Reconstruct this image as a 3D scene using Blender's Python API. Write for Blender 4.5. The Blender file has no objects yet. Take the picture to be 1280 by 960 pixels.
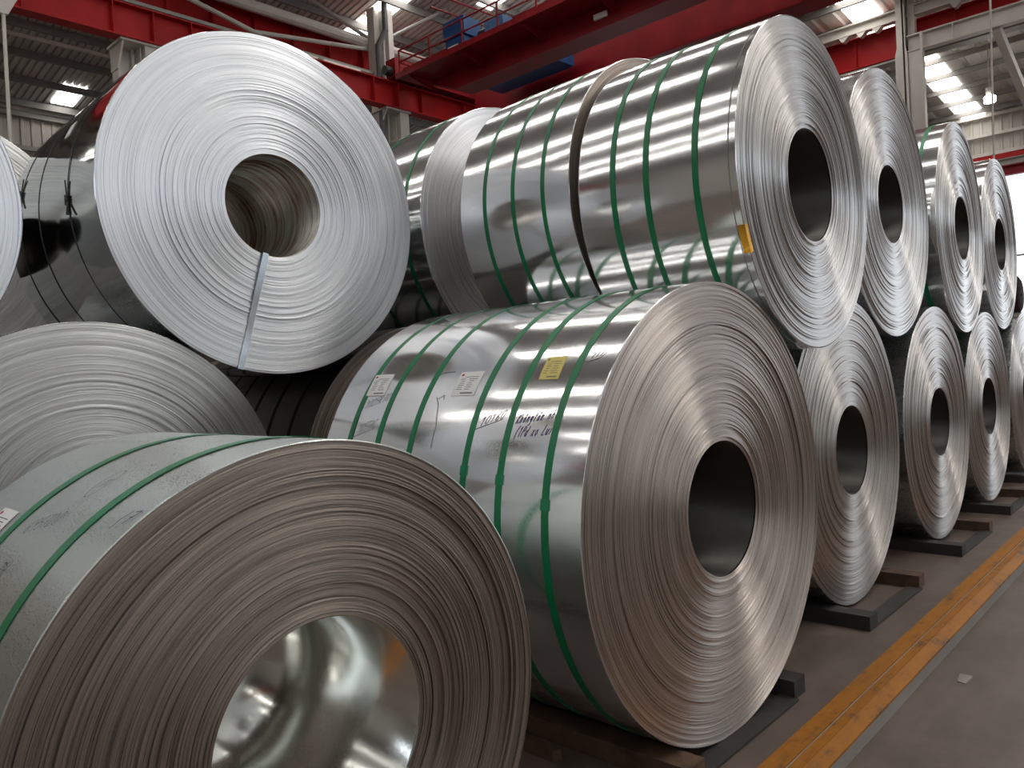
import bpy, math, random
import numpy as np
from mathutils import Matrix, Vector

SC = bpy.context.scene
COL = SC.collection
rnd = random.Random(7)
PI = math.pi

# ------------------------------------------------------------------ camera
cam_d = bpy.data.cameras.new('camera'); cam = bpy.data.objects.new('camera', cam_d); COL.objects.link(cam)
cam_d.sensor_width = 36.0; cam_d.lens = 981.78 / 1280 * 36.0; cam_d.clip_start = 0.05; cam_d.clip_end = 300
F = Vector((0.73203006, 0.68105504, -0.01720537)); Rv = Vector((0.6794296, -0.73167343, -0.05504003)); U = Vector((0.050074, -0.02860112, 0.9983359))
M = Matrix(((Rv.x, U.x, -F.x, 0), (Rv.y, U.y, -F.y, 0), (Rv.z, U.z, -F.z, 1.626), (0, 0, 0, 1)))
cam.matrix_world = M
SC.camera = cam

# ------------------------------------------------------------------ daylight and exposure
W = bpy.data.worlds.new('overcast_sky'); SC.world = W; W.use_nodes = True
wb = W.node_tree.nodes['Background']; wb.inputs[0].default_value = (0.86, 0.93, 1.0, 1); wb.inputs[1].default_value = 1.15
SKYLIGHT = 4.5
SC.view_settings.view_transform = 'Standard'; SC.view_settings.look = 'None'
SC.view_settings.exposure = 1.05; SC.view_settings.gamma = 1.0; SC.view_settings.use_curve_mapping = False
SC.cycles.use_denoising = True
SC.cycles.max_bounces = 10; SC.cycles.diffuse_bounces = 4; SC.cycles.glossy_bounces = 6
SC.cycles.sample_clamp_indirect = 8.0
SC.cycles.caustics_reflective = True

# ------------------------------------------------------------------ materials
def newmat(name):
    m = bpy.data.materials.new(name); m.use_nodes = True
    nt = m.node_tree; b = nt.nodes['Principled BSDF']
    return m, nt, b
def N(nt, t, **kw):
    n = nt.nodes.new(t)
    for k, v in kw.items(): setattr(n, k, v)
    return n
def L(nt, a, b): nt.links.new(a, b)
def ramp(nt, fac, stops):
    r = N(nt, 'ShaderNodeValToRGB'); e = r.color_ramp.elements
    while len(e) < len(stops): e.new(0.5)
    for i, (p, c) in enumerate(stops):
        e[i].position = p; e[i].color = c if len(c) == 4 else (*c, 1)
    L(nt, fac, r.inputs[0]); return r.outputs[0]
def noise(nt, vec, scale, detail=3, rough=0.55):
    n = N(nt, 'ShaderNodeTexNoise'); n.inputs['Scale'].default_value = scale; n.inputs['Detail'].default_value = detail; n.inputs['Roughness'].default_value = rough
    if vec is not None: L(nt, vec, n.inputs['Vector'])
    return n.outputs[0]
def mapping(nt, vec, scale):
    mp = N(nt, 'ShaderNodeMapping'); mp.inputs['Scale'].default_value = scale; L(nt, vec, mp.inputs['Vector']); return mp.outputs[0]
def math_(nt, op, a, b=None):
    n = N(nt, 'ShaderNodeMath', operation=op)
    for i, x in enumerate((a, b)):
        if x is None: continue
        if isinstance(x, (int, float)): n.inputs[i].default_value = x
        else: L(nt, x, n.inputs[i])
    return n.outputs[0]
def bump(nt, b, h, strength, dist):
    n = N(nt, 'ShaderNodeBump'); n.inputs['Strength'].default_value = strength; n.inputs['Distance'].default_value = dist
    L(nt, h, n.inputs['Height']); L(nt, n.outputs[0], b.inputs['Normal'])

def painted(name, col, rough=0.5, var=0.12, scale=3.0, metal=0.0, spec=0.5):
    m, nt, b = newmat(name)
    tc = N(nt, 'ShaderNodeTexCoord')
    f = noise(nt, tc.outputs['Object'], scale, 5, 0.6)
    c0 = tuple(x * (1 - var) for x in col); c1 = tuple(min(1, x * (1 + var)) for x in col)
    L(nt, ramp(nt, f, [(0.3, c0), (0.7, c1)]), b.inputs['Base Color'])
    b.inputs['Roughness'].default_value = rough; b.inputs['Metallic'].default_value = metal
    b.inputs['Specular IOR Level'].default_value = spec
    return m

def galvanised(name, rough=0.15, tint=(0.80, 0.815, 0.82), wave=0.3, spangle=1.0, metal=1.0):
    m, nt, b = newmat(name)
    tc = N(nt, 'ShaderNodeTexCoord'); o = tc.outputs['Object']
    vo = N(nt, 'ShaderNodeTexVoronoi'); vo.inputs['Scale'].default_value = 170; L(nt, o, vo.inputs['Vector'])
    n1 = noise(nt, mapping(nt, o, (9, 1.2, 9)), 1.0, 4)
    n2 = noise(nt, o, 120, 2)
    sp = math_(nt, 'MULTIPLY_ADD', vo.outputs['Color'], 0.10 * spangle)
    bc = N(nt, 'ShaderNodeMix', data_type='RGBA')
    s = math_(nt, 'ADD', sp, math_(nt, 'MULTIPLY', n1, 0.5))
    L(nt, ramp(nt, s, [(0.12, tuple(t * 0.86 for t in tint)), (0.5, tint)]), b.inputs['Base Color'])
    b.inputs['Metallic'].default_value = metal
    r = math_(nt, 'ADD', math_(nt, 'MULTIPLY', n1, rough * 0.9), rough * 0.45)
    r = math_(nt, 'ADD', r, math_(nt, 'MULTIPLY', vo.outputs['Distance'], rough * 0.8 * spangle))
    L(nt, r, b.inputs['Roughness'])
    h = math_(nt, 'ADD', math_(nt, 'MULTIPLY', noise(nt, mapping(nt, o, (1.6, 0.9, 1.6)), 1.6, 2), 1.0), math_(nt, 'MULTIPLY', n2, 0.012 * spangle))
    bump(nt, b, h, wave, 0.02)
    return m

def face_mat(name, tint, rough=0.36, aniso=0.75, lines=1.0, seed=0.0):
    """edge-on laminations: fine concentric light and dark lines, brushed along the turns"""
    m, nt, b = newmat(name)
    tc = N(nt, 'ShaderNodeTexCoord'); o = tc.outputs['Object']
    sx = N(nt, 'ShaderNodeSeparateXYZ'); L(nt, o, sx.inputs[0])
    x2 = math_(nt, 'MULTIPLY', sx.outputs[0], sx.outputs[0]); z2 = math_(nt, 'MULTIPLY', sx.outputs[2], sx.outputs[2])
    r = math_(nt, 'SQRT', math_(nt, 'ADD', x2, z2))
    an = math_(nt, 'ARCTAN2', sx.outputs[2], math_(nt, 'ABSOLUTE', sx.outputs[0]))
    cb = N(nt, 'ShaderNodeCombineXYZ'); L(nt, math_(nt, 'MULTIPLY', r, 230.0), cb.inputs[0]); L(nt, math_(nt, 'MULTIPLY', an, 1.6), cb.inputs[1]); cb.inputs[2].default_value = seed
    cb2 = N(nt, 'ShaderNodeCombineXYZ'); L(nt, math_(nt, 'MULTIPLY', r, 55.0), cb2.inputs[0]); L(nt, math_(nt, 'MULTIPLY', an, 0.5), cb2.inputs[1]); cb2.inputs[2].default_value = seed + 5
    f1 = noise(nt, cb.outputs[0], 1.0, 2, 0.6); f2 = noise(nt, cb2.outputs[0], 1.0, 2, 0.5)
    g = noise(nt, o, 220, 2)
    f = math_(nt, 'ADD', math_(nt, 'MULTIPLY', f1, 0.55), math_(nt, 'ADD', math_(nt, 'MULTIPLY', f2, 0.35), math_(nt, 'MULTIPLY', g, 0.10)))
    k = 0.42 * lines
    L(nt, ramp(nt, f, [(0.33, tuple(t * (1 - k) for t in tint)), (0.5, tint), (0.68, tuple(min(1, t * (1 + 0.3 * lines)) for t in tint))]), b.inputs['Base Color'])
    b.inputs['Metallic'].default_value = 1.0
    L(nt, math_(nt, 'ADD', math_(nt, 'MULTIPLY', f2, 0.16), rough - 0.08), b.inputs['Roughness'])
    b.inputs['Anisotropic'].default_value = aniso; b.inputs['Anisotropic Rotation'].default_value = 0.25
    tg = N(nt, 'ShaderNodeTangent', direction_type='RADIAL', axis='Y'); L(nt, tg.outputs[0], b.inputs['Tangent'])
    bump(nt, b, f1, 0.35 * lines, 0.004)
    return m

def emit(name, col, s):
    m, nt, b = newmat(name)
    b.inputs['Base Color'].default_value = (*col, 1); b.inputs['Emission Color'].default_value = (*col, 1); b.inputs['Emission Strength'].default_value = s
    return m

M_RED = painted('red_paint', (0.215, 0.006, 0.011), 0.45, 0.22, 1.4, 0.0, 0.22)
M_RED2 = painted('runway_red_paint', (0.36, 0.010, 0.012), 0.5, 0.2, 0.9, 0.0, 0.2)
M_WHITE = painted('cream_white_paint', (0.56, 0.53, 0.49), 0.55, 0.1, 1.8)
M_GREYST = painted('grey_steel', (0.30, 0.29, 0.27), 0.55, 0.15, 2.0)
M_PIPE = painted('dark_grey_pipe', (0.09, 0.09, 0.09), 0.5, 0.1)
M_PURLIN = painted('dark_purlin', (0.20, 0.19, 0.18), 0.6, 0.15, 1.2)
M_ROOF = painted('roof_sheet', (0.50, 0.48, 0.455), 0.55, 0.12, 0.6)
M_SIDING = painted('wall_sheet', (0.46, 0.43, 0.39), 0.55, 0.08, 0.8)
M_BLUE = painted('blue_cabinet_paint', (0.012, 0.07, 0.22), 0.4, 0.1)
M_BLUE2 = painted('light_blue_paint', (0.09, 0.2, 0.42), 0.4, 0.1)
M_BLACK = painted('black_rubber', (0.012, 0.012, 0.013), 0.6, 0.2)
M_STRAP = painted('green_strap', (0.004, 0.20, 0.075), 0.38, 0.15, 9.0)
M_SEAL = painted('strap_seal', (0.006, 0.23, 0.10), 0.32, 0.1, 30)
M_STEELBAND = galvanised('bright_steel_band', 0.2, (0.72, 0.78, 0.86), 0.05, 0.3)
M_WIRE = painted('dark_wire', (0.02, 0.022, 0.024), 0.5, 0.2, 20)
M_PAPER = painted('white_paper', (0.93, 0.93, 0.94), 0.6, 0.03, 20)
M_YPAPER = painted('yellow_paper', (0.80, 0.66, 0.20), 0.6, 0.05, 12)
M_INK = painted('print_ink', (0.18, 0.18, 0.2), 0.7, 0.2, 40)
M_REDINK = painted('red_print', (0.5, 0.03, 0.04), 0.7, 0.1, 40)
M_PEN = painted('blue_marker', (0.030, 0.022, 0.11), 0.6, 0.3, 60)
M_PEN2 = painted('grey_marker', (0.10, 0.10, 0.15), 0.6, 0.3, 60)
M_PEN3 = painted('violet_marker', (0.07, 0.02, 0.15), 0.6, 0.3, 60)
M_WOOD = painted('old_timber', (0.10, 0.055, 0.032), 0.8, 0.45, 9.0)
M_DARKWOOD = painted('dark_skid', (0.030, 0.026, 0.024), 0.7, 0.35, 7.0)
M_SKY = emit('translucent_skylight', (1.0, 0.97, 0.92), SKYLIGHT)
M_LAMP = emit('lamp_light', (1.0, 0.96, 0.88), 30.0)
M_TUBE = emit('tube_light', (1.0, 0.98, 0.94), 6.0)
M_TAPE = galvanised('ochre_tape', 0.3, (0.55, 0.27, 0.03), 0.3, 0.3)
M_MAROON = painted('dark_maroon_wrap', (0.022, 0.009, 0.012), 0.8, 0.3, 3.0, 0.0, 0.1)

def floor_mat(name, c0, c1, c2):
    m, nt, b = newmat(name)
    tc = N(nt, 'ShaderNodeTexCoord'); o = tc.outputs['Object']
    a = noise(nt, o, 0.9, 6, 0.65); d = noise(nt, o, 7, 6, 0.7); s = noise(nt, mapping(nt, o, (0.6, 4, 1)), 2.0, 4)
    f = math_(nt, 'ADD', math_(nt, 'MULTIPLY', a, 0.5), math_(nt, 'ADD', math_(nt, 'MULTIPLY', d, 0.3), math_(nt, 'MULTIPLY', s, 0.2)))
    L(nt, ramp(nt, f, [(0.32, c0), (0.5, c1), (0.68, c2)]), b.inputs['Base Color'])
    L(nt, ramp(nt, d, [(0.3, (0.42,) * 3), (0.7, (0.68,) * 3)]), b.inputs['Roughness'])
    bump(nt, b, d, 0.15, 0.01)
    return m
M_FLOOR = floor_mat('brown_concrete', (0.060, 0.042, 0.034), (0.118, 0.085, 0.069), (0.19, 0.142, 0.118))
M_AISLE = floor_mat('aisle_concrete', (0.058, 0.041, 0.034), (0.122, 0.090, 0.074), (0.20, 0.155, 0.13))

def yellow_mat():
    m, nt, b = newmat('worn_yellow_paint')
    tc = N(nt, 'ShaderNodeTexCoord'); o = tc.outputs['Object']
    a = noise(nt, mapping(nt, o, (1.0, 5, 1)), 2.2, 6, 0.7); d = noise(nt, o, 16, 5, 0.7)
    f = math_(nt, 'ADD', math_(nt, 'MULTIPLY', a, 0.65), math_(nt, 'MULTIPLY', d, 0.35))
    L(nt, ramp(nt, f, [(0.36, (0.10, 0.06, 0.032)), (0.47, (0.31, 0.115, 0.008)), (0.7, (0.42, 0.155, 0.010))]), b.inputs['Base Color'])
    b.inputs['Roughness'].default_value = 0.6; b.inputs['Specular IOR Level'].default_value = 0.25
    bump(nt, b, d, 0.2, 0.006)
    return m
M_YELLOW = yellow_mat()
M_KERB = floor_mat('kerb_concrete', (0.16, 0.145, 0.13), (0.26, 0.24, 0.22), (0.34, 0.32, 0.30))

# ------------------------------------------------------------------ mesh helpers
class MB:
    def __init__(s): s.v = []; s.f = []
    def add(s, vs, fs):
        o = len(s.v); s.v += [tuple(p) for p in vs]; s.f += [tuple(i + o for i in q) for q in fs]
    def box(s, x0, x1, y0, y1, z0, z1):
        s.add([(x0, y0, z0), (x1, y0, z0), (x1, y1, z0), (x0, y1, z0), (x0, y0, z1), (x1, y0, z1), (x1, y1, z1), (x0, y1, z1)],
              [(0, 3, 2, 1), (4, 5, 6, 7), (0, 1, 5, 4), (1, 2, 6, 5), (2, 3, 7, 6), (3, 0, 4, 7)])
    def hexa(s, p):  # eight corners, bottom four then top four
        s.add(p, [(0, 3, 2, 1), (4, 5, 6, 7), (0, 1, 5, 4), (1, 2, 6, 5), (2, 3, 7, 6), (3, 0, 4, 7)])
    def tube(s, a, b, r, seg=10, sq=False):
        a = Vector(a); b = Vector(b); d = (b - a).normalized()
        h = Vector((0, 0, 1)) if abs(d.z) < 0.95 else Vector((1, 0, 0))
        u = d.cross(h).normalized(); w = d.cross(u)
        if sq: seg = 4
        vs = []
        for p in (a, b):
            for i in range(seg):
                t = 2 * PI * (i + (0.5 if sq else 0)) / seg
                vs.append(p + u * (r * math.cos(t)) + w * (r * math.sin(t)))
        fs = [(i, (i + 1) % seg, seg + (i + 1) % seg, seg + i) for i in range(seg)]
        fs += [tuple(range(seg - 1, -1, -1)), tuple(range(seg, 2 * seg))]
        s.add(vs, fs)
    def ibeam(s, axis, a0, a1, c, z0, z1, w=0.3, tf=0.03, tw=0.02):
        """I section along axis 'x' or 'y' between a0 and a1, centred on the other axis at c"""
        for (h0, h1, hw) in ((z0, z0 + tf, w / 2), (z1 - tf, z1, w / 2), (z0 + tf, z1 - tf, tw / 2)):
            if axis == 'x': s.box(a0, a1, c - hw, c + hw, h0, h1)
            else: s.box(c - hw, c + hw, a0, a1, h0, h1)
    def build(s, name, mat, parent=None, smooth=False, loc=None):
        me = bpy.data.meshes.new(name); me.from_pydata(s.v, [], s.f); me.update()
        if smooth: me.polygons.foreach_set('use_smooth', [True] * len(me.polygons))
        me.materials.append(mat)
        o = bpy.data.objects.new(name, me); COL.objects.link(o)
        if parent is not None: o.parent = parent
        if loc: o.location = loc
        return o
def mesh_np(name, V, Fq, mat, parent=None, smooth=False, loc=None):
    me = bpy.data.meshes.new(name); me.from_pydata(V.tolist() if hasattr(V, 'tolist') else V, [], Fq.tolist() if hasattr(Fq, 'tolist') else Fq); me.update()
    if smooth: me.polygons.foreach_set('use_smooth', [True] * len(me.polygons))
    me.materials.append(mat)
    o = bpy.data.objects.new(name, me); COL.objects.link(o)
    if parent is not None: o.parent = parent
    if loc: o.location = loc
    return o
def tag(o, label=None, cat=None, group=None, kind=None):
    if label: o['label'] = label
    if cat: o['category'] = cat
    if group: o['group'] = group
    if kind: o['kind'] = kind
    return o
def empty(name, loc, rz=0.0):
    o = bpy.data.objects.new(name, None); COL.objects.link(o); o.location = loc; o.rotation_euler = (0, 0, rz); o.empty_display_size = 0.1
    return o

# ------------------------------------------------------------------ floor, kerb
mb = MB(); mb.box(-22, 60, 1.45, 60, -0.25, 0.0); o = mb.build('floor', M_FLOOR); tag(o, kind='structure')
mb = MB(); mb.box(-22, 60, -60, 1.26, -0.30, -0.10); o = mb.build('floor', M_AISLE); tag(o, kind='structure')
kerb = MB(); kerb.box(-22, 60, 1.318, 1.45, -0.25, -0.002)
kerb.hexa([(-22, 1.256, -0.25), (60, 1.256, -0.25), (60, 1.318, -0.25), (-22, 1.318, -0.25), (-22, 1.256, -0.026), (60, 1.256, -0.026), (60, 1.318, -0.004), (-22, 1.318, -0.004)])
kerb = kerb.build('trim_1', M_KERB); tag(kerb, kind='structure')
mb = MB()
for (y0, y1, z0, z1) in ((1.368, 1.452, 0.0, 0.003), (1.312, 1.358, 0.0, 0.003)):
    mb.box(-22, 60, y0, y1, z0 - 0.002, z1)
mb.hexa([(-22, 1.253, -0.032), (60, 1.253, -0.032), (60, 1.312, -0.012), (-22, 1.312, -0.012), (-22, 1.253, -0.022), (60, 1.253, -0.022), (60, 1.312, 0.001), (-22, 1.312, 0.001)])
y = mb.build('painted_edge', M_YELLOW, kerb); y['label'] = 'worn yellow paint along the kerb edge'

# ------------------------------------------------------------------ roofs
def ribbed(P0, e_run, e_rib, n_run, run, length, depth=0.035, nrm=Vector((0, 0, 1))):
    """trapezoid ribbed sheet: ribs lie along e_rib, repeat along e_run"""
    vs = []; fs = []
    prof = [(0.0, 0), (0.62, 0), (0.70, 1), (0.92, 1), (1.0, 0)]
    step = run / n_run
    pts = []
    for i in range(n_run):
        for (t, h) in prof[:-1]: pts.append(((i + t) * step, h))
    pts.append((run, 0))
    for (t, h) in pts:
        p = P0 + e_run * t + nrm * (h * depth)
        vs.append(p); vs.append(p + e_rib * length)
    fs = [(2 * i, 2 * i + 1, 2 * i + 3, 2 * i + 2) for i in range(len(pts) - 1)]
    return vs, fs

S1 = 0.15
def zl(y): return 10.87 + S1 * (28 - y)          # aisle bay roof, rising towards the ridge at y = 6
zr = zl(6.0)
def zs(y): return zr - S1 * (6.0 - y)
# bay roof, two slopes
ceil1 = MB(); vs, fs = ribbed(Vector((-22, 28.3, zl(28.3))), Vector((1, 0, 0)), Vector((0, -22.3, 22.3 * S1)).normalized(), 310, 62.0, math.hypot(22.3, 22.3 * S1), 0.06); ceil1.add(vs, fs)
ceil1 = ceil1.build('ceiling', M_ROOF); tag(ceil1, kind='structure')
ceil2 = MB(); vs, fs = ribbed(Vector((-22, 6.0, zr)), Vector((1, 0, 0)), Vector((0, -22, -22 * S1)).normalized(), 120, 62.0, math.hypot(22, 22 * S1)); ceil2.add(vs, fs)
ceil2 = ceil2.build('ceiling', M_ROOF); tag(ceil2, kind='structure')
for i in range(15):
    y = 27.6 - 1.45 * i
    mb = MB(); z = zl(y) - 0.035
    mb.hexa([(-22, y - 0.04, z - 0.2), (40, y - 0.04, z - 0.2), (40, y + 0.04, z - 0.2), (-22, y + 0.04, z - 0.2), (-22, y - 0.04, z), (40, y - 0.04, z), (40, y + 0.04, z), (-22, y + 0.04, z)])
    mb.build('purlin', M_PURLIN, ceil1)
for i in range(10):
    y = 4.5 - 2.0 * i
    mb = MB(); z = zs(y) - 0.035; mb.box(-22, 40, y - 0.04, y + 0.04, z - 0.2, z); mb.build('purlin', M_PURLIN, ceil2)
# translucent sheets on the bay roof; some out of view added for streaks on coils
for (x0, x1, ya, yb) in ((8.75, 9.4, 26.15, 27.55), (14.45, 15.15, 7.0, 19.9), (17.0, 17.6, 7.0, 16.4), (8.75, 9.4, 7.0, 14.0), (2.9, 3.6, 7.0, 21.0), (-2.9, -2.4, 7.0, 27.0), (-6.0, -5.5, 7.0, 27.0), (-10.6, -10.1, 7.0, 27.0), (-14.4, -13.7, 7, 24), (23.3, 24, 7, 20), (29.0, 29.7, 7, 20)):
    y = ya
    while y < yb - 0.1:
        y2 = min(y + 1.3, yb)
        mb = MB(); mb.hexa([(x0, y, zl(y) - 0.03), (x1, y, zl(y) - 0.03), (x1, y2, zl(y2) - 0.03), (x0, y2, zl(y2) - 0.03), (x0, y, zl(y) - 0.01), (x1, y, zl(y) - 0.01), (x1, y2, zl(y2) - 0.01), (x0, y2, zl(y2) - 0.01)])
        mb.build('skylight_panel', M_SKY, ceil1); y = y2 + 0.15
for x0, wd in ((-14.0, 0.35), (-8.2, 0.35), (-2.5, 0.35), (3.3, 0.35), (8.6, 2.0), (14.8, 0.45), (20.5, 0.45)):  # strips out of view; the wide one added for highlights on coil faces
    for k in range(4):
        y = 5.0 - 5.0 * k; y2 = y - 4.6
        mb = MB(); mb.hexa([(x0, y2, zs(y2) - 0.03), (x0 + wd, y2, zs(y2) - 0.03), (x0 + wd, y, zs(y) - 0.03), (x0, y, zs(y) - 0.03), (x0, y2, zs(y2) - 0.01), (x0 + wd, y2, zs(y2) - 0.01), (x0 + wd, y, zs(y) - 0.01), (x0, y, zs(y) - 0.01)])
        mb.build('skylight_panel', M_SKY, ceil2)
# cross bay roof at the far end: purlins along y, falls towards +x
S2 = 0.095
def zf(x): return 9.71 + S2 * (32 - x)
ceil3 = MB(); vs, fs = ribbed(Vector((18.4, -16, zf(18.4))), Vector((0, 1, 0)), Vector((1, 0, -S2)).normalized(), 58, 33.6, math.hypot(13.8, 13.8 * S2), 0.05); ceil3.add(vs, fs)
ceil3 = ceil3.build('ceiling', M_ROOF); tag(ceil3, kind='structure')
for i in range(11):
    x = 31.3 - 1.25 * i
    mb = MB(); z = zf(x) - 0.02; mb.box(x - 0.04, x + 0.04, -16, 17.4, z - 0.15, z); mb.build('purlin', M_PURLIN, ceil3)
for (ya, yb, xa, xb) in ((6.35, 7.05, 25.2, 31.9), (6.75, 7.5, 19.0, 24.9), (-0.2, 0.6, 19, 31.5), (-7.2, -6.4, 19, 31.5), (13.0, 13.6, 17.9, 18.3)):
    x = xb
    while x > xa + 0.1:
        x2 = max(x - 1.12, xa)
        mb = MB(); mb.hexa([(x2, ya, zf(x2) - 0.03), (x, ya, zf(x) - 0.03), (x, yb, zf(x) - 0.03), (x2, yb, zf(x2) - 0.03), (x2, ya, zf(x2) - 0.01), (x, ya, zf(x) - 0.01), (x, yb, zf(x) - 0.01), (x2, yb, zf(x2) - 0.01)])
        mb.build('skylight_panel', M_SKY, ceil3); x = x2 - 0.05

# ------------------------------------------------------------------ walls
def siding(P0, e_run, run, pitch, z0, z1, nrm):
    return ribbed(Vector((P0[0], P0[1], z0)), e_run, Vector((0, 0, 1)), int(run / pitch), run, z1 - z0, 0.04, nrm)
# left wall beyond the far bay
wl = MB(); vs, fs = siding((-22, 28.0, 0), Vector((1, 0, 0)), 62, 0.30, 0.0, 10.6, Vector((0, -1, 0))); wl.add(vs, fs)
wl = wl.build('wall_left', M_SIDING); tag(wl, kind='structure')
for z in (2.4, 5.0, 7.6, 9.4, 10.45):
    mb = MB(); mb.box(-22, 40, 27.82, 27.95, z, z + 0.14); mb.build('girt', M_GREYST, wl)
mb = MB(); mb.box(-22, 40, 27.75, 28.05, 10.62, 10.80); mb.build('eaves_strip', M_TUBE if False else M_WHITE, wl)
# right wall at the end of the cross bay, with a wide open doorway
wr = MB()
vs, fs = siding((32.0, -16, 0), Vector((0, 1, 0)), 34, 0.30, 7.7, 9.75, Vector((-1, 0, 0))); wr.add(vs, fs)
vs, fs = siding((32.0, 6.6, 0), Vector((0, 1, 0)), 11.4, 0.30, 0.0, 7.7, Vector((-1, 0, 0))); wr.add(vs, fs)
wr = wr.build('wall_right', M_SIDING); tag(wr, kind='structure')
for (z, h) in ((9.55, 0.1), (8.88, 0.10), (8.2, 0.12)):
    mb = MB(); mb.box(31.80, 31.93, -16, 18, z, z + h); mb.build('girt', M_WHITE, wr)
mb = MB(); mb.box(31.7, 31.9, -16, 6.8, 8.0, 8.16); mb.build('soffit_beam', M_RED2, wr)
mb = MB(); mb.ibeam('y', -16, 6.8, 31.75, 7.75, 7.98, 0.2); mb.build('lintel_beam', M_GREYST, wr)
mb = MB(); mb.ibeam('y', -16, 6.8, 31.7, 7.38, 7.72, 0.25); b = mb.build('door_header', M_RED, wr); b['label'] = 'red beam over the open doorway'
mb = MB(); mb.box(31.8, 31.9, -16, 6.6, 4.6, 4.66); mb.build('door_rail', M_GREYST, wr)
# back wall of the bay: sheeted below, open daylight band above
wbk = MB(); vs, fs = siding((-22, -16.0, 0), Vector((1, 0, 0)), 62, 0.30, -0.1, 6.2, Vector((0, 1, 0))); wbk.add(vs, fs)
vs, fs = siding((-22, -16.0, 0), Vector((1, 0, 0)), 62, 0.30, 8.6, 10.8, Vector((0, 1, 0))); wbk.add(vs, fs)
wbk = wbk.build('wall_back', M_SIDING); tag(wbk, kind='structure')
for i in range(9):
    mb = MB(); mb.box(-21 + 7 * i, -20.7 + 7 * i, -15.9, -15.6, -0.1, 10.7); mb.build('wall_post', M_WHITE, wbk)
# near end wall
wf = MB(); vs, fs = siding((-22.0, -16, 0), Vector((0, 1, 0)), 44, 0.30, -0.1, 14.1, Vector((1, 0, 0))); wf.add(vs, fs)
wf = wf.build('wall_front', M_SIDING); tag(wf, kind='structure')

# ------------------------------------------------------------------ columns and runway beams
def struct_tag(o, label, cat): tag(o, label, cat, kind='structure'); return o
def col(x, label, tall):
    e = empty('column', (x, 18.0, 0)); tag(e, label, 'column', kind='structure')
    mb = MB(); mb.ibeam('x', 0, 0, 0, 0, 0) if False else None
    mb.box(-0.37, -0.31, -0.16, 0.16, 0, 9.24 if not tall else 12.2); mb.box(-0.06, 0.0, -0.16, 0.16, 0, 9.24 if not tall else 12.2); mb.box(-0.31, -0.06, -0.02, 0.02, 0, 9.24 if not tall else 12.2)
    mb.build('column_shaft', M_WHITE, e)
    mb = MB(); mb.box(0.08, 0.40, -0.55, -0.18, 0, 9.24); mb.box(0.03, 0.06, -0.4, -0.1, 0, 9.24); mb.build('bracket_post', M_WHITE, e)
    mb = MB(); mb.box(-0.45, 0.45, -0.6, 0.2, 9.20, 9.25); mb.hexa([(-0.4, -0.2, 8.7), (-0.36, -0.2, 8.7), (-0.36, 0.16, 8.7), (-0.4, 0.16, 8.7), (-0.4, -0.55, 9.2), (-0.36, -0.55, 9.2), (-0.36, 0.16, 9.2), (-0.4, 0.16, 9.2)]); mb.build('cap_plate', M_WHITE, e)
    return e
c1 = col(7.45, 'cream steel column under the red runway beam behind the strapped grey coil', False)
c2 = col(14.6, 'tall cream steel column with a dark pipe beside it, below the end of the red crane', True)
mb = MB(); mb.box(0.02, 0.2, -0.3, 0.0, 9.95, 12.2); mb.build('side_post', M_WHITE, c2)
mb = MB(); mb.box(0.22, 0.5, -0.4, -0.1, 9.95, 10.75); mb.hexa([(-0.75, -0.15, 9.95), (-0.3, -0.15, 9.95), (-0.3, -0.05, 9.95), (-0.75, -0.05, 9.95), (-0.35, -0.15, 10.35), (-0.3, -0.15, 10.55), (-0.3, -0.05, 10.55), (-0.35, -0.05, 10.35)]); mb.build('upper_bracket', M_WHITE, c2)
c3 = col(21.7, 'cream steel column further along the row hidden behind the coils', False)
p = MB(); p.tube((0, 0, 0), (0, 0, 11.05), 0.085, 12); p.tube((0, 0, 11.05), (0.22, -0.1, 11.5), 0.085, 12); p.tube((0.22, -0.1, 11.5), (0.22, -0.1, 12.3), 0.085, 12)
p = p.build('drain_pipe', M_PIPE, c2, loc=(-0.36, -0.28, 0)); p['label'] = 'dark grey drain pipe'

r1 = MB(); r1.ibeam('x', -20, 22.0, 17.5, 9.25, 9.98, 0.34, 0.03, 0.02); r1 = r1.build('runway_beam', M_RED2)
tag(r1, 'long red crane runway beam crossing the upper left, carried on cream columns', 'beam', kind='structure')
for i in range(22):
    x = 3.4 + 0.86 * i
    if i % 2 and i not in (5, 13, 14): continue
    mb = MB(); mb.box(x, x + 0.02, 17.335, 17.49, 9.28, 9.95); mb.build('stiffener', M_RED2, r1)
mb = MB(); mb.box(-20, 22, 17.47, 17.53, 9.98, 10.03); mb.build('crane_rail', M_GREYST, r1)
r2 = MB(); r2.ibeam('x', -20, 22.0, 18.75, 10.42, 11.35, 0.34, 0.03, 0.02); r2 = r2.build('runway_beam', M_RED2)
tag(r2, 'second dark red runway beam behind the white roof tube at upper left', 'beam', kind='structure')
for i in range(16):
    x = 4.0 + 1.15 * i
    mb = MB(); mb.box(x, x + 0.02, 18.585, 18.74, 10.45, 11.32); mb.build('stiffener', M_RED2, r2)
tr = empty('roof_truss', (8, 18.3, 11.4)); tag(tr, 'white tubular roof truss with braces in front of the second red beam', 'truss', kind='structure')
mb = MB(); mb.tube((0, 0, -0.08), (14, 0, -0.08), 0.15, 10); mb.build('chord', M_WHITE, tr)
mb = MB(); mb.tube((0.8, 0, -0.36), (2.9, 0, -0.78), 0.06, 8); mb.build('brace', M_WHITE, tr)
mb = MB(); mb.tube((2.7, 0, -0.74), (6.35, -0.05, -0.26), 0.06, 8); mb.build('brace', M_WHITE, tr)
mb = MB(); mb.tube((4.0, 0, 0.75), (6.35, -0.05, 0.05), 0.06, 8); mb.build('brace', M_GREYST, tr)
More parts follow.
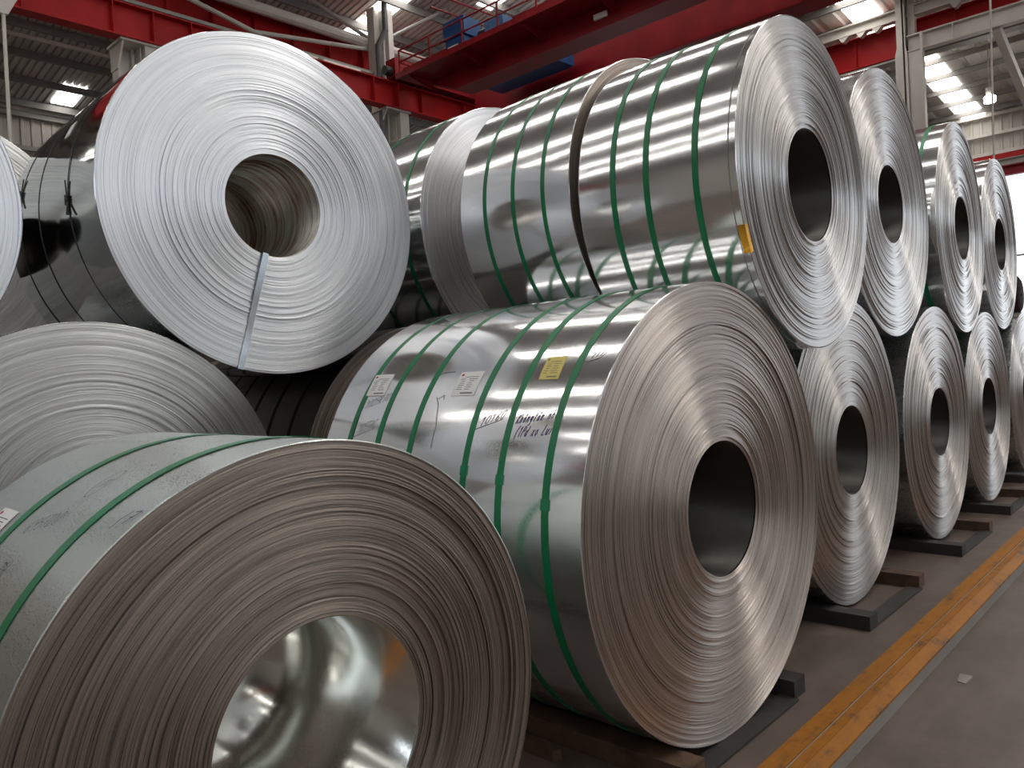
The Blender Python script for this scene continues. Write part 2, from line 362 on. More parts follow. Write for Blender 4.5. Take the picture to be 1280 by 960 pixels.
mb = MB(); mb.tube((6.75, -0.1, 0.05), (8.4, -1.3, 1.1), 0.05, 8); mb.build('brace', M_GREYST, tr)
ct = MB(); ct.box(4.0, 14.2, 17.9, 18.15, 10.28, 10.36); ct = ct.build('cable_tray', M_GREYST); tag(ct, 'grey cable tray running between the two red runway beams', 'tray')
for x in (11.95, 12.75, 13.35):
    e = empty('tube_lamp', (x, 17.85, 10.18))
    tag(e, {11.95: 'brightest white tube lamp above the red runway beam beside the large pale coil', 12.75: 'dim tube lamp above the red runway beam, between two others', 13.35: 'dim tube lamp above the red runway beam next to the tall column'}[x], 'lamp', 'tube lamps along the runway beam')
    mb = MB(); mb.box(-0.3, 0.3, -0.05, 0.05, 0.03, 0.08); mb.build('fitting', M_WHITE, e)
    mb = MB(); mb.tube((-0.29, 0, 0), (0.29, 0, 0), 0.03, 8); mb.build('tube', M_TUBE, e)
# cross-bay frame on the right
e = empty('column', (22, 5.95, 0)); tag(e, 'tall cream double column at upper right behind the top row of coils', 'column', kind='structure')
mb = MB(); mb.box(-0.2, 0.2, 0.10, 0.14, 0, 10.6); mb.box(-0.2, -0.17, 0.04, 0.33, 0, 9.1); mb.box(-0.2, -0.17, 0.08, 0.28, 9.3, 10.6); mb.hexa([(-0.2, 0.04, 9.1), (-0.17, 0.04, 9.1), (-0.17, 0.33, 9.1), (-0.2, 0.33, 9.1), (-0.2, 0.08, 9.3), (-0.17, 0.08, 9.3), (-0.17, 0.28, 9.3), (-0.2, 0.28, 9.3)]); mb.box(0.17, 0.2, 0.04, 0.33, 0, 10.6); mb.build('column_shaft', M_WHITE, e)
mb = MB(); mb.box(-0.15, 0.15, -0.27, 0.03, 0, 9.15); mb.build('bracket_post', M_WHITE, e)
mb = MB(); mb.box(-0.2, -0.15, -0.31, -0.26, 0, 9.55); mb.build('edge_angle', M_WHITE, e)
mb = MB(); mb.box(0.0, 0.2, -0.1, 0.06, 9.15, 10.6); mb.build('rear_post', M_WHITE, e)
wbm = MB(); wbm.ibeam('y', -14, 6.0, 21.95, 9.13, 9.55, 0.25, 0.03, 0.02); wbm = wbm.build('cross_beam', M_WHITE)
tag(wbm, 'cream white cross beam fixed to the right of the double column, with a knee brace', 'beam', kind='structure')
mb = MB(); mb.box(21.83, 21.95, 4.95, 4.98, 9.16, 9.52); mb.box(21.83, 21.95, 5.62, 5.65, 9.16, 9.52); mb.build('stiffener', M_WHITE, wbm)
mb = MB(); mb.tube((21.95, 4.05, 9.13), (23.6, 3.75, 7.6), 0.12, 4, True); mb.build('knee_brace', M_WHITE, wbm)
wb2 = MB(); wb2.ibeam('y', -14, 17, 22.1, 10.08, 10.36, 0.22, 0.03, 0.02); wb2 = wb2.build('cross_beam', M_WHITE)
tag(wb2, 'upper cream white cross beam above the red beam at upper right', 'beam', kind='structure')
for (y, dz) in ((7.6, 0), (7.15, 0.03), (6.75, 0), (4.9, 0)):
    mb = MB(); mb.hexa([(22.0, y, 9.95), (22.2, y, 9.95), (22.2, y + 0.05, 9.95), (22.0, y + 0.05, 9.95), (22.0, y - 0.13, 10.08), (22.2, y - 0.13, 10.08), (22.2, y + 0.13, 10.08), (22.0, y + 0.13, 10.08)]); mb.build('gusset', M_WHITE, wb2)
r3 = MB(); r3.ibeam('y', -14, 17, 22.45, 9.25, 10.07, 0.32, 0.03, 0.02); r3 = r3.build('runway_beam', M_RED2)
tag(r3, 'red runway beam crossing behind the double column at upper right', 'beam', kind='structure')
for y in (7.4, 5.0, 2.6, 9.8):
    mb = MB(); mb.box(22.29, 22.44, y, y + 0.02, 9.28, 9.99); mb.build('stiffener', M_RED2, r3)
mb = MB(); mb.box(22.25, 22.6, -14, 17, 9.15, 9.2); mb.build('lower_angle', M_GREYST, r3)
# second girder seen under the runway
fg = MB(); fg.box(17.6, 18.0, 18.2, 28.0, 8.7, 9.6); fg = fg.build('crane_girder', M_RED); tag(fg, 'red girder seen under the runway beam behind the tall cream column', 'girder', kind='structure')

# ------------------------------------------------------------------ overhead crane
cr = empty('bridge_crane', (14.4, 17.3, 9.9)); tag(cr, 'red overhead bridge crane with two girders, walkway railing and blue cabinets', 'crane')
def crp(mb, name, mat, parent=None):
    o = mb.build(name, mat)
    o.parent = cr if parent is None else parent
    o.matrix_parent_inverse = Matrix.Translation((-14.4, -17.3, -9.9)); return o
mb = MB(); mb.box(14.5, 15.0, -12, 14.9, 9.10, 10.25)
mb.hexa([(14.5, 14.9, 9.10), (15.0, 14.9, 9.10), (15.0, 17.0, 9.95), (14.5, 17.0, 9.95), (14.5, 14.9, 10.25), (15.0, 14.9, 10.25), (15.0, 17.0, 10.25), (14.5, 17.0, 10.25)])
mb.box(14.42, 15.08, -12, 14.9, 9.06, 9.10)
g1 = crp(mb, 'main_girder', M_RED)
mb = MB(); mb.box(16.9, 17.4, -12, 16.6, 9.15, 10.05); mb.box(16.82, 17.48, -12, 16.6, 9.11, 9.15); crp(mb, 'main_girder', M_RED)
mb = MB(); mb.box(14.3, 17.75, 17.1, 17.5, 10.05, 10.55); crp(mb, 'end_carriage', M_RED)
mb = MB(); mb.tube((14.3, 17.3, 10.2), (14.08, 17.3, 10.2), 0.13, 12); crp(mb, 'buffer', M_BLACK)
mb = MB(); mb.box(13.62, 14.5, -12, 16.25, 9.56, 9.60); mb.box(13.58, 13.64, -12, 16.25, 9.52, 9.66); crp(mb, 'walkway', M_RED)
for i in range(14):
    mb = MB(); mb.hexa([(13.7, 15.8 - 2 * i, 9.5), (14.5, 15.8 - 2 * i, 9.3), (14.5, 15.83 - 2 * i, 9.3), (13.7, 15.83 - 2 * i, 9.5), (13.7, 15.8 - 2 * i, 9.56), (14.5, 15.8 - 2 * i, 9.56), (14.5, 15.83 - 2 * i, 9.56), (13.7, 15.83 - 2 * i, 9.56)]); crp(mb, 'walkway_bracket', M_RED)
for i in range(12):
    y = 16.1 - 1.2 * i
    mb = MB(); mb.tube((13.62, y, 9.6), (13.62, y, 10.24), 0.025, 6); crp(mb, 'railing_post', M_RED)
for z in (10.24, 9.93):
    mb = MB(); mb.tube((13.62, 16.1, z), (13.62, -12, z), 0.022, 6); crp(mb, 'handrail', M_RED)
for z in (10.24, 9.93):
    mb = MB(); mb.tube((13.62, 16.1, z), (14.5, 16.1, z), 0.022, 6); crp(mb, 'end_rail', M_RED)
for z in (10.6, 10.95):
    mb = MB(); mb.tube((12.9, 14.0, z - 0.16), (15.7, 14.0, z - 0.16 + 0.1), 0.022, 6); crp(mb, 'trolley_rail', M_RED)
mb = MB(); mb.box(13.75, 14.35, 13.75, 14.5, 9.98, 10.42); cb = crp(mb, 'control_cabinet', M_BLUE); cb['label'] = 'dark blue control cabinet'
mb = MB(); mb.box(13.78, 14.33, 13.8, 14.45, 9.62, 9.96); crp(mb, 'control_cabinet', M_BLUE)
mb = MB(); mb.box(13.743, 13.748, 13.98, 14.34, 9.74, 9.79); k = crp(mb, 'name_plate', M_WHITE); 
mb = MB(); mb.box(13.75, 14.4, 12.45, 13.05, 9.62, 9.98); crp(mb, 'drive_motor', M_BLUE2)
mb = MB(); mb.tube((13.95, 13.05, 9.8), (13.95, 13.35, 9.8), 0.15, 12); crp(mb, 'motor_end', M_BLACK)
mb = MB(); mb.tube((13.95, 15.3, 9.72), (13.95, 15.0, 9.72), 0.1, 10); crp(mb, 'drive_motor', M_BLUE)
mb = MB(); mb.box(15.35, 16.6, 12.6, 15.2, 9.5, 10.1); h = crp(mb, 'hoist_trolley', M_BLUE); h['label'] = 'blue hoist between the girders'
mb = MB(); mb.box(14.44, 14.495, 10.0, 10.35, 9.30, 9.42); crp(mb, 'white_plate', M_PAPER)

# ------------------------------------------------------------------ hanging lamp and rods
e = empty('pendant_lamp', (26, 5.04, 8.6)); tag(e, 'small bright high bay lamp hanging at upper right below the roof', 'lamp')
mb = MB(); mb.tube((0, 0, 0.3), (0, 0, 1.66), 0.012, 6); mb.build('lamp_rod', M_GREYST, e)
mb = MB(); mb.tube((0, 0, 0.05), (0, 0, 0.3), 0.10, 14); mb.build('lamp_housing', M_GREYST, e)
mb = MB(); mb.tube((0, 0, -0.10), (0, 0, 0.05), 0.15, 16); mb.build('lamp_lens', M_LAMP, e)
w = MB(); w.tube((0.02, -0.1, 9.7), (0, 0, 4.0), 0.02, 6); w = w.build('hanging_cable', M_WHITE, loc=(20, 3.88, 0)); tag(w, 'thin pale cable hanging at the upper right beside the double column', 'cable')
e = empty('hanging_rod', (4.65, 17.0, 3.0)); tag(e, 'pale hanging rod with a bracket at the upper left edge', 'rod')
mb = MB(); mb.tube((0, 0, 0), (0.05, 0, 5.9), 0.035, 8); mb.build('rod', M_WHITE, e)
mb = MB(); mb.hexa([(-0.1, -0.05, 5.9), (0.12, -0.05, 5.9), (0.12, 0.05, 5.9), (-0.1, 0.05, 5.9), (-0.3, -0.05, 6.25), (0.3, -0.05, 6.25), (0.3, 0.05, 6.25), (-0.3, 0.05, 6.25)]); mb.build('bracket', M_WHITE, e)
rr = MB(); rr.tube((4, 23.4, 11.2), (20, 23.4, 11.2), 0.06, 8); rr = rr.build('conduit_pipe', M_WHITE); tag(rr, 'pale pipe running under the roof at upper left beyond the red runway beam', 'pipe')

# ------------------------------------------------------------------ coils
W_BRIGHT = galvanised('galvanised_bright', 0.075, (0.84, 0.85, 0.86), wave=0.10, spangle=1.8, metal=0.9)
W_SOFT = galvanised('galvanised_soft', 0.24, (0.55, 0.585, 0.565), wave=0.12, spangle=1.3)
W_MIRROR = galvanised('galvanised_mirror', 0.07, (0.74, 0.77, 0.77), wave=0.35, spangle=0.2)
W_SHADE = galvanised('galvanised_shaded_stock', 0.25, (0.22, 0.23, 0.225), wave=0.10)  # base colour darkened to hold the shade between the coils
W_DARK = galvanised('galvanised_dull', 0.2, (0.6, 0.62, 0.62), wave=0.10)
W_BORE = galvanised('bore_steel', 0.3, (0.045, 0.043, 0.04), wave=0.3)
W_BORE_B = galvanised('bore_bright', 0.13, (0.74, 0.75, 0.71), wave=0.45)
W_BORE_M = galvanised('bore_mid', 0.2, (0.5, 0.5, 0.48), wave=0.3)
FACE_WARM = face_mat('edge_warm', (0.65, 0.595, 0.555), 0.42, 0.95, 1.0, 1.0)
FACE_DULL = face_mat('edge_dull', (0.52, 0.49, 0.465), 0.42, 0.95, 0.8, 15.0)
FACE_BROWN = face_mat('edge_brown', (0.42, 0.365, 0.325), 0.46, 0.6, 1.25, 3.0)
FACE_PALE = face_mat('edge_pale', (0.84, 0.86, 0.90), 0.45, 0.75, 0.55, 6.0)
FACE_GREY = face_mat('edge_grey', (0.68, 0.67, 0.66), 0.44, 0.95, 0.7, 9.0)
FACE_MID = face_mat('edge_mid', (0.66, 0.66, 0.65), 0.40, 0.6, 0.8, 12.0)

def rust_bore():
    m, nt, b = newmat('rusty_bore')
    tc = N(nt, 'ShaderNodeTexCoord'); o = tc.outputs['Object']
    a = noise(nt, mapping(nt, o, (1.5, 30, 1.5)), 1.0, 4, 0.7); d = noise(nt, mapping(nt, o, (2, 5, 2)), 1.3, 4)
    f = math_(nt, 'MULTIPLY', a, math_(nt, 'ADD', d, 0.45))
    L(nt, ramp(nt, f, [(0.40, (0.56, 0.58, 0.55)), (0.54, (0.36, 0.28, 0.22)), (0.66, (0.12, 0.06, 0.035))]), b.inputs['Base Color'])
    b.inputs['Metallic'].default_value = 0.85; b.inputs['Roughness'].default_value = 0.3
    bump(nt, b, a, 0.4, 0.01)
    return m
RUST = rust_bore()

def ring_face(name, R, r, y0, rings, seg, amp, mat, parent, loc, seed, sign=1, dish=0.0):
    rg = np.random.default_rng(seed)
    w = rg.uniform(0.35, 1.9, rings) ** 1.3; e = np.concatenate([[0], np.cumsum(w)]); e = r + (R - r) * e / e[-1]
    walk = np.cumsum(rg.normal(0, amp * 0.22, rings)); walk -= np.linspace(walk[0], walk[-1], rings); walk = np.clip(walk, -2.2 * amp, 2.2 * amp)
    jit = rg.normal(0, amp * 0.55, rings); st = rg.random(rings) < 0.07; jit[st] += rg.choice([-1, 1], st.sum()) * amp * 1.7
    off = walk + jit; off[-1] = 0; off[0] = 0
    tilt = rg.normal(0, 0.035, rings) * (e[1:] - e[:-1]); tilt = np.clip(tilt, -amp, amp)
    rad = []; yy = []
    for i in range(rings):
        t = (e[i] - r) / (R - r)
        base = off[i] + dish * (1 - t) ** 2
        rad += [e[i], e[i + 1]]; yy += [base - tilt[i] / 2, base + tilt[i] / 2]
    rad = np.array(rad); yy = np.array(yy)
    th = np.linspace(0, 2 * PI, seg, endpoint=False)
    n = len(rad)
    V = np.empty((n, seg, 3)); V[:, :, 0] = rad[:, None] * np.cos(th); V[:, :, 2] = rad[:, None] * np.sin(th); V[:, :, 1] = (y0 + sign * yy)[:, None]
    I = np.arange(n * seg).reshape(n, seg); J = np.roll(I, -1, axis=1)
    Q = np.stack([I[:-1], J[:-1], J[1:], I[1:]], -1).reshape(-1, 4)
    if sign < 0: Q = Q[:, ::-1]
    return mesh_np(name, V.reshape(-1, 3), Q, mat, parent, False, loc)

def lathe_y(name, prof, seg, mat, parent, loc, smooth=True, wob=None):
    """surface of revolution about the local y axis, prof = [(radius, y)]"""
    th = np.linspace(0, 2 * PI, seg, endpoint=False); n = len(prof)
    V = np.empty((n, seg, 3))
    for i, (a, yv) in enumerate(prof):
        rr_ = a if wob is None else a + wob(th, yv)
        V[i, :, 0] = rr_ * np.cos(th); V[i, :, 2] = rr_ * np.sin(th); V[i, :, 1] = yv
    I = np.arange(n * seg).reshape(n, seg); J = np.roll(I, -1, axis=1)
    Q = np.stack([I[:-1], I[1:], J[1:], J[:-1]], -1).reshape(-1, 4)
    return mesh_np(name, V.reshape(-1, 3), Q, mat, parent, smooth, loc)

def band(name, R, s, w, t, mat, parent, loc, seg=128):
    return lathe_y(name, [(R, s - w / 2), (R + t, s - w / 2), (R + t, s + w / 2), (R, s + w / 2)], seg, mat, parent, loc, False)

def surf(R, s, th, off=0.0):   # th in degrees above local -x
    a = math.radians(th); return (-(R + off) * math.cos(a), s, (R + off) * math.sin(a))
def patch(name, R, s0, s1, t0, t1, off, mat, parent, loc=None, n=6, skew=0.0, thick=0.0006):
    vs = []; fs = []
    for k in range(n + 1):
        t = t0 + (t1 - t0) * k / n; dx = skew * (k / n)
        vs += [surf(R, s0 + dx, t, off), surf(R, s1 + dx, t, off), surf(R, s0 + dx, t, off - thick), surf(R, s1 + dx, t, off - thick)]
    for k in range(n):
        a = 4 * k; b = a + 4
        fs += [(a, a + 1, b + 1, b), (a + 2, b + 2, b + 3, a + 3), (a, b, b + 2, a + 2), (a + 1, a + 3, b + 3, b + 1)]
    fs += [(0, 2, 3, 1), (4 * n, 4 * n + 1, 4 * n + 3, 4 * n + 2)]
    mb = MB(); mb.add(vs, fs); return mb.build(name, mat, parent, loc=loc)

# single-stroke letters in a unit box (x right, y up)
G = {
 '0': [[(.3, 1), (.05, .6), (.1, .1), (.35, 0), (.6, .4), (.55, .9), (.3, 1)]], '1': [[(.1, .75), (.35, 1), (.3, 0)]],
 '2': [[(.05, .8), (.3, 1), (.55, .75), (.05, 0), (.6, .05)]], '5': [[(.6, 1), (.15, 1), (.1, .55), (.45, .6), (.55, .25), (.3, 0), (.05, .1)]],
 '6': [[(.5, 1), (.15, .55), (.1, .15), (.35, 0), (.55, .25), (.35, .5), (.12, .3)]], '7': [[(.05, .95), (.6, 1), (.25, 0)], [(.15, .5), (.5, .55)]],
 '9': [[(.55, .7), (.3, .5), (.1, .75), (.3, 1), (.55, .8), (.4, 0)]], '3': [[(.1, .9), (.4, 1), (.5, .75), (.25, .55), (.5, .3), (.3, 0), (.05, .1)]],
 'K': [[(.1, 1), (.05, 0)], [(.6, 1), (.08, .45), (.55, 0)]], 'X': [[(.05, 1), (.55, 0)], [(.6, 1), (.0, 0)]], 'T': [[(.0, 1), (.6, 1)], [(.3, 1), (.25, 0)]], 'A': [[(.0, 0), (.3, 1), (.55, 0)], [(.12, .4), (.45, .4)]],
 'L': [[(.2, 1), (.05, 0), (.55, .05)]], 'h': [[(.1, 1), (.05, 0)], [(.06, .4), (.3, .6), (.4, .45), (.4, 0)]], 'o': [[(.25, .6), (.05, .35), (.2, 0), (.45, .25), (.3, .6)]],
 'ô': [[(.25, .6), (.05, .35), (.2, 0), (.45, .25), (.3, .6)], [(.1, .75), (.28, .92), (.42, .75)]], 'n': [[(.08, .6), (.05, 0)], [(.06, .4), (.3, .6), (.4, .45), (.4, 0)]],
 'g': [[(.4, .55), (.15, .6), (.05, .3), (.25, .1), (.42, .5)], [(.42, .6), (.38, -.35), (.1, -.3)]], 't': [[(.25, .95), (.2, .05), (.4, 0)], [(.05, .6), (.45, .65)]],
 'd': [[(.4, .5), (.15, .6), (.05, .25), (.25, 0), (.42, .3)], [(.5, 1), (.42, 0)]], 'P': [[(.1, 1), (.05, 0)], [(.1, 1), (.5, .95), (.5, .6), (.1, .5)]],
 'u': [[(.05, .6), (.08, .1), (.3, 0), (.42, .5)], [(.44, .6), (.42, 0)]], 'i': [[(.15, .6), (.12, 0)], [(.2, .85), (.22, .9)]], 'r': [[(.08, .6), (.05, 0)], [(.06, .4), (.25, .6), (.4, .55)]],
 '(': [[(.4, 1.15), (.15, .5), (.3, -.2)]], ')': [[(.1, 1.15), (.35, .5), (.1, -.2)]], '.': [[(.1, 0), (.18, .06)]], ' ': [], 'H': [[(.1, 1), (.05, 0)], [(.55, 1), (.5, 0)], [(.08, .5), (.52, .5)]],
 'x': [[(.05, .6), (.42, 0)], [(.45, .6), (.0, 0)]], 'C': [[(.55, .9), (.25, 1), (.05, .5), (.2, .05), (.5, .05)]],
}
def strokes(name, R, lines, mat, parent, width=0.0035, off=0.0022):
    """lines: polylines of (s, theta_deg); ribbons lying on the wrap"""
    mb = MB()
    for ln in lines:
        for (a, b) in zip(ln[:-1], ln[1:]):
            du = b[0] - a[0]; dv = math.radians(b[1] - a[1]) * R; l = math.hypot(du, dv)
            if l < 1e-6: continue
            n = max(1, int(l / 0.03)); pu = -dv / l * width / 2; pv = du / l * width / 2
            for q in range(n):
                f0 = q / n; f1 = (q + 1) / n
                pts = []
                for f, sg in ((f0, 1), (f0, -1), (f1, -1), (f1, 1)):
                    s = a[0] + du * f + sg * pu; t = a[1] + (b[1] - a[1]) * f + math.degrees(sg * pv / R)
                    pts.append(surf(R, s, t, off))
                mb.add(pts, [(0, 1, 2, 3)])
    return mb.build(name, mat, parent)
def write(name, R, text, s0, th0, h, adv, slant, mat, parent, rise=0.0, width=0.0035, under=None):
    """text runs towards the near face (falling s); th0 in degrees at the baseline"""
    lines = []; k = math.degrees(1 / R)
    u = 0.0
    for ch in text:
        for st in G[ch]:
            lines.append([(s0 - (u + adv * x * 1.25 + slant * h * yv), th0 + (yv * h + rise * (u + adv * x)) * k) for x, yv in st])
        u += adv
    if under is not None:
        lines.append([(s0 + 0.02, th0 - h * 0.35 * k), (s0 - u * 0.95, th0 + (-h * 0.12 + rise * u) * k)])
    return strokes(name, R, lines, mat, parent, width)

def paper(R, s0, s1, t0, t1, parent, mat=None, skew=0.0, nlines=7, mark=M_REDINK):
    p = patch('paper_label', R, s0, s1, t0, t1, 0.0028, mat or M_PAPER, parent, skew=skew)
    w = s0 - s1; hh = t1 - t0
    mb = MB()
    rr_ = random.Random(int(s0 * 1000))
    for i in range(nlines):
        t = t1 - hh * (0.24 + 0.60 * i / nlines); a = s0 - w * (0.10 + 0.08 * rr_.random()); f = (t - t0) / hh
        segs = [(a, a - w * (0.16 + 0.1 * rr_.random())), (a - w * 0.36, a - w * (0.5 + 0.28 * rr_.random()))]
        if i == 0: segs = [(s0 - w * 0.28, s0 - w * 0.85)]
        for (x0, x1) in segs:
            sk = skew * f
            mb.add([surf(R, x0 + sk, t, 0.0032), surf(R, x1 + sk, t, 0.0032), surf(R, x1 + sk, t + hh * 0.022, 0.0032), surf(R, x0 + sk, t + hh * 0.022, 0.0032)], [(0, 1, 2, 3)])
    t = t0 + hh * 0.08; x0 = s0 - w * 0.36; x1 = s0 - w * 0.88
    mb.add([surf(R, x0, t, 0.0032), surf(R, x1, t, 0.0032), surf(R, x1, t + hh * 0.05, 0.0032), surf(R, x0, t + hh * 0.05, 0.0032)], [(0, 1, 2, 3)])
    o = mb.build('printed_text', M_INK, p)
    mb = MB(); t = t1 - hh * 0.13; vs = [surf(R, s0 + skew * 0.9 - w * 0.13 + w * 0.06 * math.cos(a), t + hh * 0.05 * math.sin(a), 0.0033) for a in np.linspace(0, 2 * PI, 12, endpoint=False)]
    mb.add(vs, [tuple(range(12))]); mb.build('printed_emblem', mark, p)
    return p

def coil(label, x, y, z, R, r, Ln, yaw, face, wrap, bore=None, rings=110, seg=144, amp=0.0035, seed=1, straps=(), sw=0.034, group=None, dish=0.0, smat=None, seals=None, sect='coil'):
    e = empty('steel_coil', (x, y, z - R), -math.radians(yaw)); tag(e, label, 'steel coil', group)
    l = (0, 0, R)
    rg = np.random.default_rng(seed); ph = rg.uniform(0, 6.28, 4)
    wob = lambda th, yv: 0.0012 * np.sin(2 * th + ph[0] + yv * 1.3) + 0.0006 * np.sin(5 * th + ph[1] - yv * 3)
    ys = [0.0, 0.004, 0.012] + list(np.linspace(0.05, Ln - 0.05, 9)) + [Ln - 0.004, Ln]
    prof = [(R - 0.003, -0.0005)] + [(R, q) for q in ys] + [(R - 0.003, Ln)]
    lathe_y('outer_wrap', prof, 192 if seg > 120 else 128, wrap, e, l, True, wob)
    ring_face('coil_face', R - 0.0035, r, 0.0, rings, seg, amp, face, e, l, seed, 1, dish)
    ring_face('coil_face', R - 0.0035, r, Ln, 10, 64, amp, face, e, l, seed + 50, -1)
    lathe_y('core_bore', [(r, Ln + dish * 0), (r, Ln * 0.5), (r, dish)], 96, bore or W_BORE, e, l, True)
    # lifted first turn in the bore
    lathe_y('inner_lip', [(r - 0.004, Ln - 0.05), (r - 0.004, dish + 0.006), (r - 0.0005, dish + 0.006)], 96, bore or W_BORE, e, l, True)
    for i, s in enumerate(straps):
        band('strap', R + 0.0013, s, sw, 0.0012, smat or M_STRAP, e, l)
        if seals and i in seals:
            th = seals[i]; k = patch('strap_seal', R, s - sw * 0.62, s + sw * 0.62, th, th + math.degrees(0.04 / R), 0.0042, M_SEAL, e, loc=l, n=3, thick=0.003)
    e['R'] = R
    return e
def anchor(e, R):
    a = bpy.data.objects.new('anchor', None); return a

GT = 'coils of the upper row'; GB = 'coils of the lower row'
# --- near lower row
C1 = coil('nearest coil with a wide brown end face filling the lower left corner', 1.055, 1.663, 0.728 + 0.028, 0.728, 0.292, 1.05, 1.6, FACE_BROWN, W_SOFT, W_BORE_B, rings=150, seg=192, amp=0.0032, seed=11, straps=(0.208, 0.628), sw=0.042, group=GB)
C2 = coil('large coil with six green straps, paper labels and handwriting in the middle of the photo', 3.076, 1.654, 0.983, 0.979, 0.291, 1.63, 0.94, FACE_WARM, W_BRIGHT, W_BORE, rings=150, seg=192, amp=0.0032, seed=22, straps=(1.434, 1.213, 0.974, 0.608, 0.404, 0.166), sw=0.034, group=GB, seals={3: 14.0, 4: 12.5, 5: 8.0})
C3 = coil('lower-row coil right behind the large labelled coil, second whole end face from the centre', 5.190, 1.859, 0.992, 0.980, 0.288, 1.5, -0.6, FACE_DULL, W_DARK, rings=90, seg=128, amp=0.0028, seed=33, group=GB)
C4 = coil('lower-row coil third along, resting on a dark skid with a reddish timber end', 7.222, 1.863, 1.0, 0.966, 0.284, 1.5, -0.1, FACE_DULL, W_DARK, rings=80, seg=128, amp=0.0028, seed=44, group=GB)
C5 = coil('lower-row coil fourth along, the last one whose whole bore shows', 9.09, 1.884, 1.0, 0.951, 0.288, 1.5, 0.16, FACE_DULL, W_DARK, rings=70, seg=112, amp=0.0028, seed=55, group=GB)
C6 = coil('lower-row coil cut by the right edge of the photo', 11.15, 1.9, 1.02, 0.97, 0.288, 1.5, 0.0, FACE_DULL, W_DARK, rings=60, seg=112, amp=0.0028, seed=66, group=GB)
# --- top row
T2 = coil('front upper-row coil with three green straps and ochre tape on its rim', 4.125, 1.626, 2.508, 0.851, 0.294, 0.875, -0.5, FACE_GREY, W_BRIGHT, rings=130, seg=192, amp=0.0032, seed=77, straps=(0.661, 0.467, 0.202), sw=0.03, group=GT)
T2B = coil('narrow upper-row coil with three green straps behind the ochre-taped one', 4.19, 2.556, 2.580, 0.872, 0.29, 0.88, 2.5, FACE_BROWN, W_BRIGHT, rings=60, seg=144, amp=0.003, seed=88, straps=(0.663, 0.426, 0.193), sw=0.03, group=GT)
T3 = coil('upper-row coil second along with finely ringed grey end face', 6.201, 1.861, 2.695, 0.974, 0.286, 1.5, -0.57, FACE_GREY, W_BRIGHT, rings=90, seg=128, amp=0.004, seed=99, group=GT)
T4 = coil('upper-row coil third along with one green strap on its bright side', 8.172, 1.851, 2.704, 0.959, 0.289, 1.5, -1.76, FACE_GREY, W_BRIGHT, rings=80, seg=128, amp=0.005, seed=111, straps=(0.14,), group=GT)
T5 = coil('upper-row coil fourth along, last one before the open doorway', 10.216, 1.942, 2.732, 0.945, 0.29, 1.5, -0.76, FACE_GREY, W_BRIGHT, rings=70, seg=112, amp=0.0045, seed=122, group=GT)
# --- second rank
T1 = coil('large pale coil at upper left with a bright steel band across its face', 2.395, 3.975, 2.630, 0.953, 0.293, 1.55, 2.0, FACE_PALE, W_MIRROR, RUST, rings=140, seg=192, amp=0.0030, seed=133, dish=0.012)
MC = coil('big grey coil at mid left behind the nearest brown coil', 1.372, 4.019, 0.998, 0.970, 0.29, 1.5, 0.1, FACE_MID, W_DARK, rings=130, seg=192, amp=0.003, seed=144)
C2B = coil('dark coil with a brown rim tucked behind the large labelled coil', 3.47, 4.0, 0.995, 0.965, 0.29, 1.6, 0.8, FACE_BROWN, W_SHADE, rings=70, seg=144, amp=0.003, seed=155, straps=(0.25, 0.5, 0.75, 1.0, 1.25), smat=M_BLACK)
T2C = coil('pale coil with faint green straps between the large pale coil and the upper row', 4.42, 4.0, 2.66, 0.93, 0.29, 1.5, 0.0, FACE_PALE, W_BRIGHT, rings=70, seg=144, amp=0.003, seed=166, straps=(0.171, 0.6, 0.9))
LC = coil('pale coil cut by the left edge of the photo', 0.343, 4.208, 2.504, 0.846, 0.29, 1.5, 0.0, FACE_PALE, W_MIRROR, W_BORE_B, rings=90, seg=144, amp=0.003, seed=177)
L2 = coil('coil seen over the left-edge one, deepest on the left', 1.248, 6.3, 2.624, 0.937, 0.29, 1.5, 0.0, FACE_MID, W_DARK, rings=70, seg=128, amp=0.003, seed=188)

def part_in(e):  # extra parts sit on the coil axis
    return (0, 0, e['R'])
def put(o, e): o.location = part_in(e); return o

# C2: labels and handwriting
R2 = 0.979
put(paper(R2, 1.43, 1.285, 34.7, 42.0, C2, skew=0.012), C2)
put(paper(R2, 0.812, 0.668, 34.0, 41.2, C2, skew=0.0), C2)
yl = put(paper(R2, 0.338, 0.238, 37.8, 44.4, C2, M_YPAPER, skew=0.008, nlines=6, mark=M_INK), C2); yl['label'] = 'yellow paper label'
put(write('handwriting', R2, '10160', 0.575, 25.8, 0.040, 0.026, 0.35, M_PEN2, C2, 0.28, 0.003, True), C2)
put(write('handwriting', R2, 'Khôngtôn nhd', 0.378, 26.5, 0.040, 0.0172, 0.35, M_PEN, C2, 0.12, 0.0036), C2)
put(write('handwriting', R2, '(1Pd xo Lui', 0.370, 23.3, 0.042, 0.0172, 0.35, M_PEN3, C2, 0.08, 0.0036), C2)
put(write('handwriting', R2, '1025K70', 1.405, 30.6, 0.042, 0.0235, 0.3, M_PEN2, C2, 0.28, 0.002), C2)
put(write('handwriting', R2, '10STAC'.replace('S', '5'), 1.395, 23.2, 0.046, 0.022, 0.3, M_PEN2, C2, 0.25, 0.002, True), C2)
put(write('handwriting', R2, '117', 0.125, 43.4, 0.03, 0.017, 0.3, M_PEN2, C2, 0.2, 0.0025), C2)
put(strokes('handwriting', R2, [[(0.15, 43.8), (0.148, 42.6), (0.13, 42.2), (0.08, 43.2), (0.055, 45.4)]], M_PEN2, C2, 0.0025), C2)
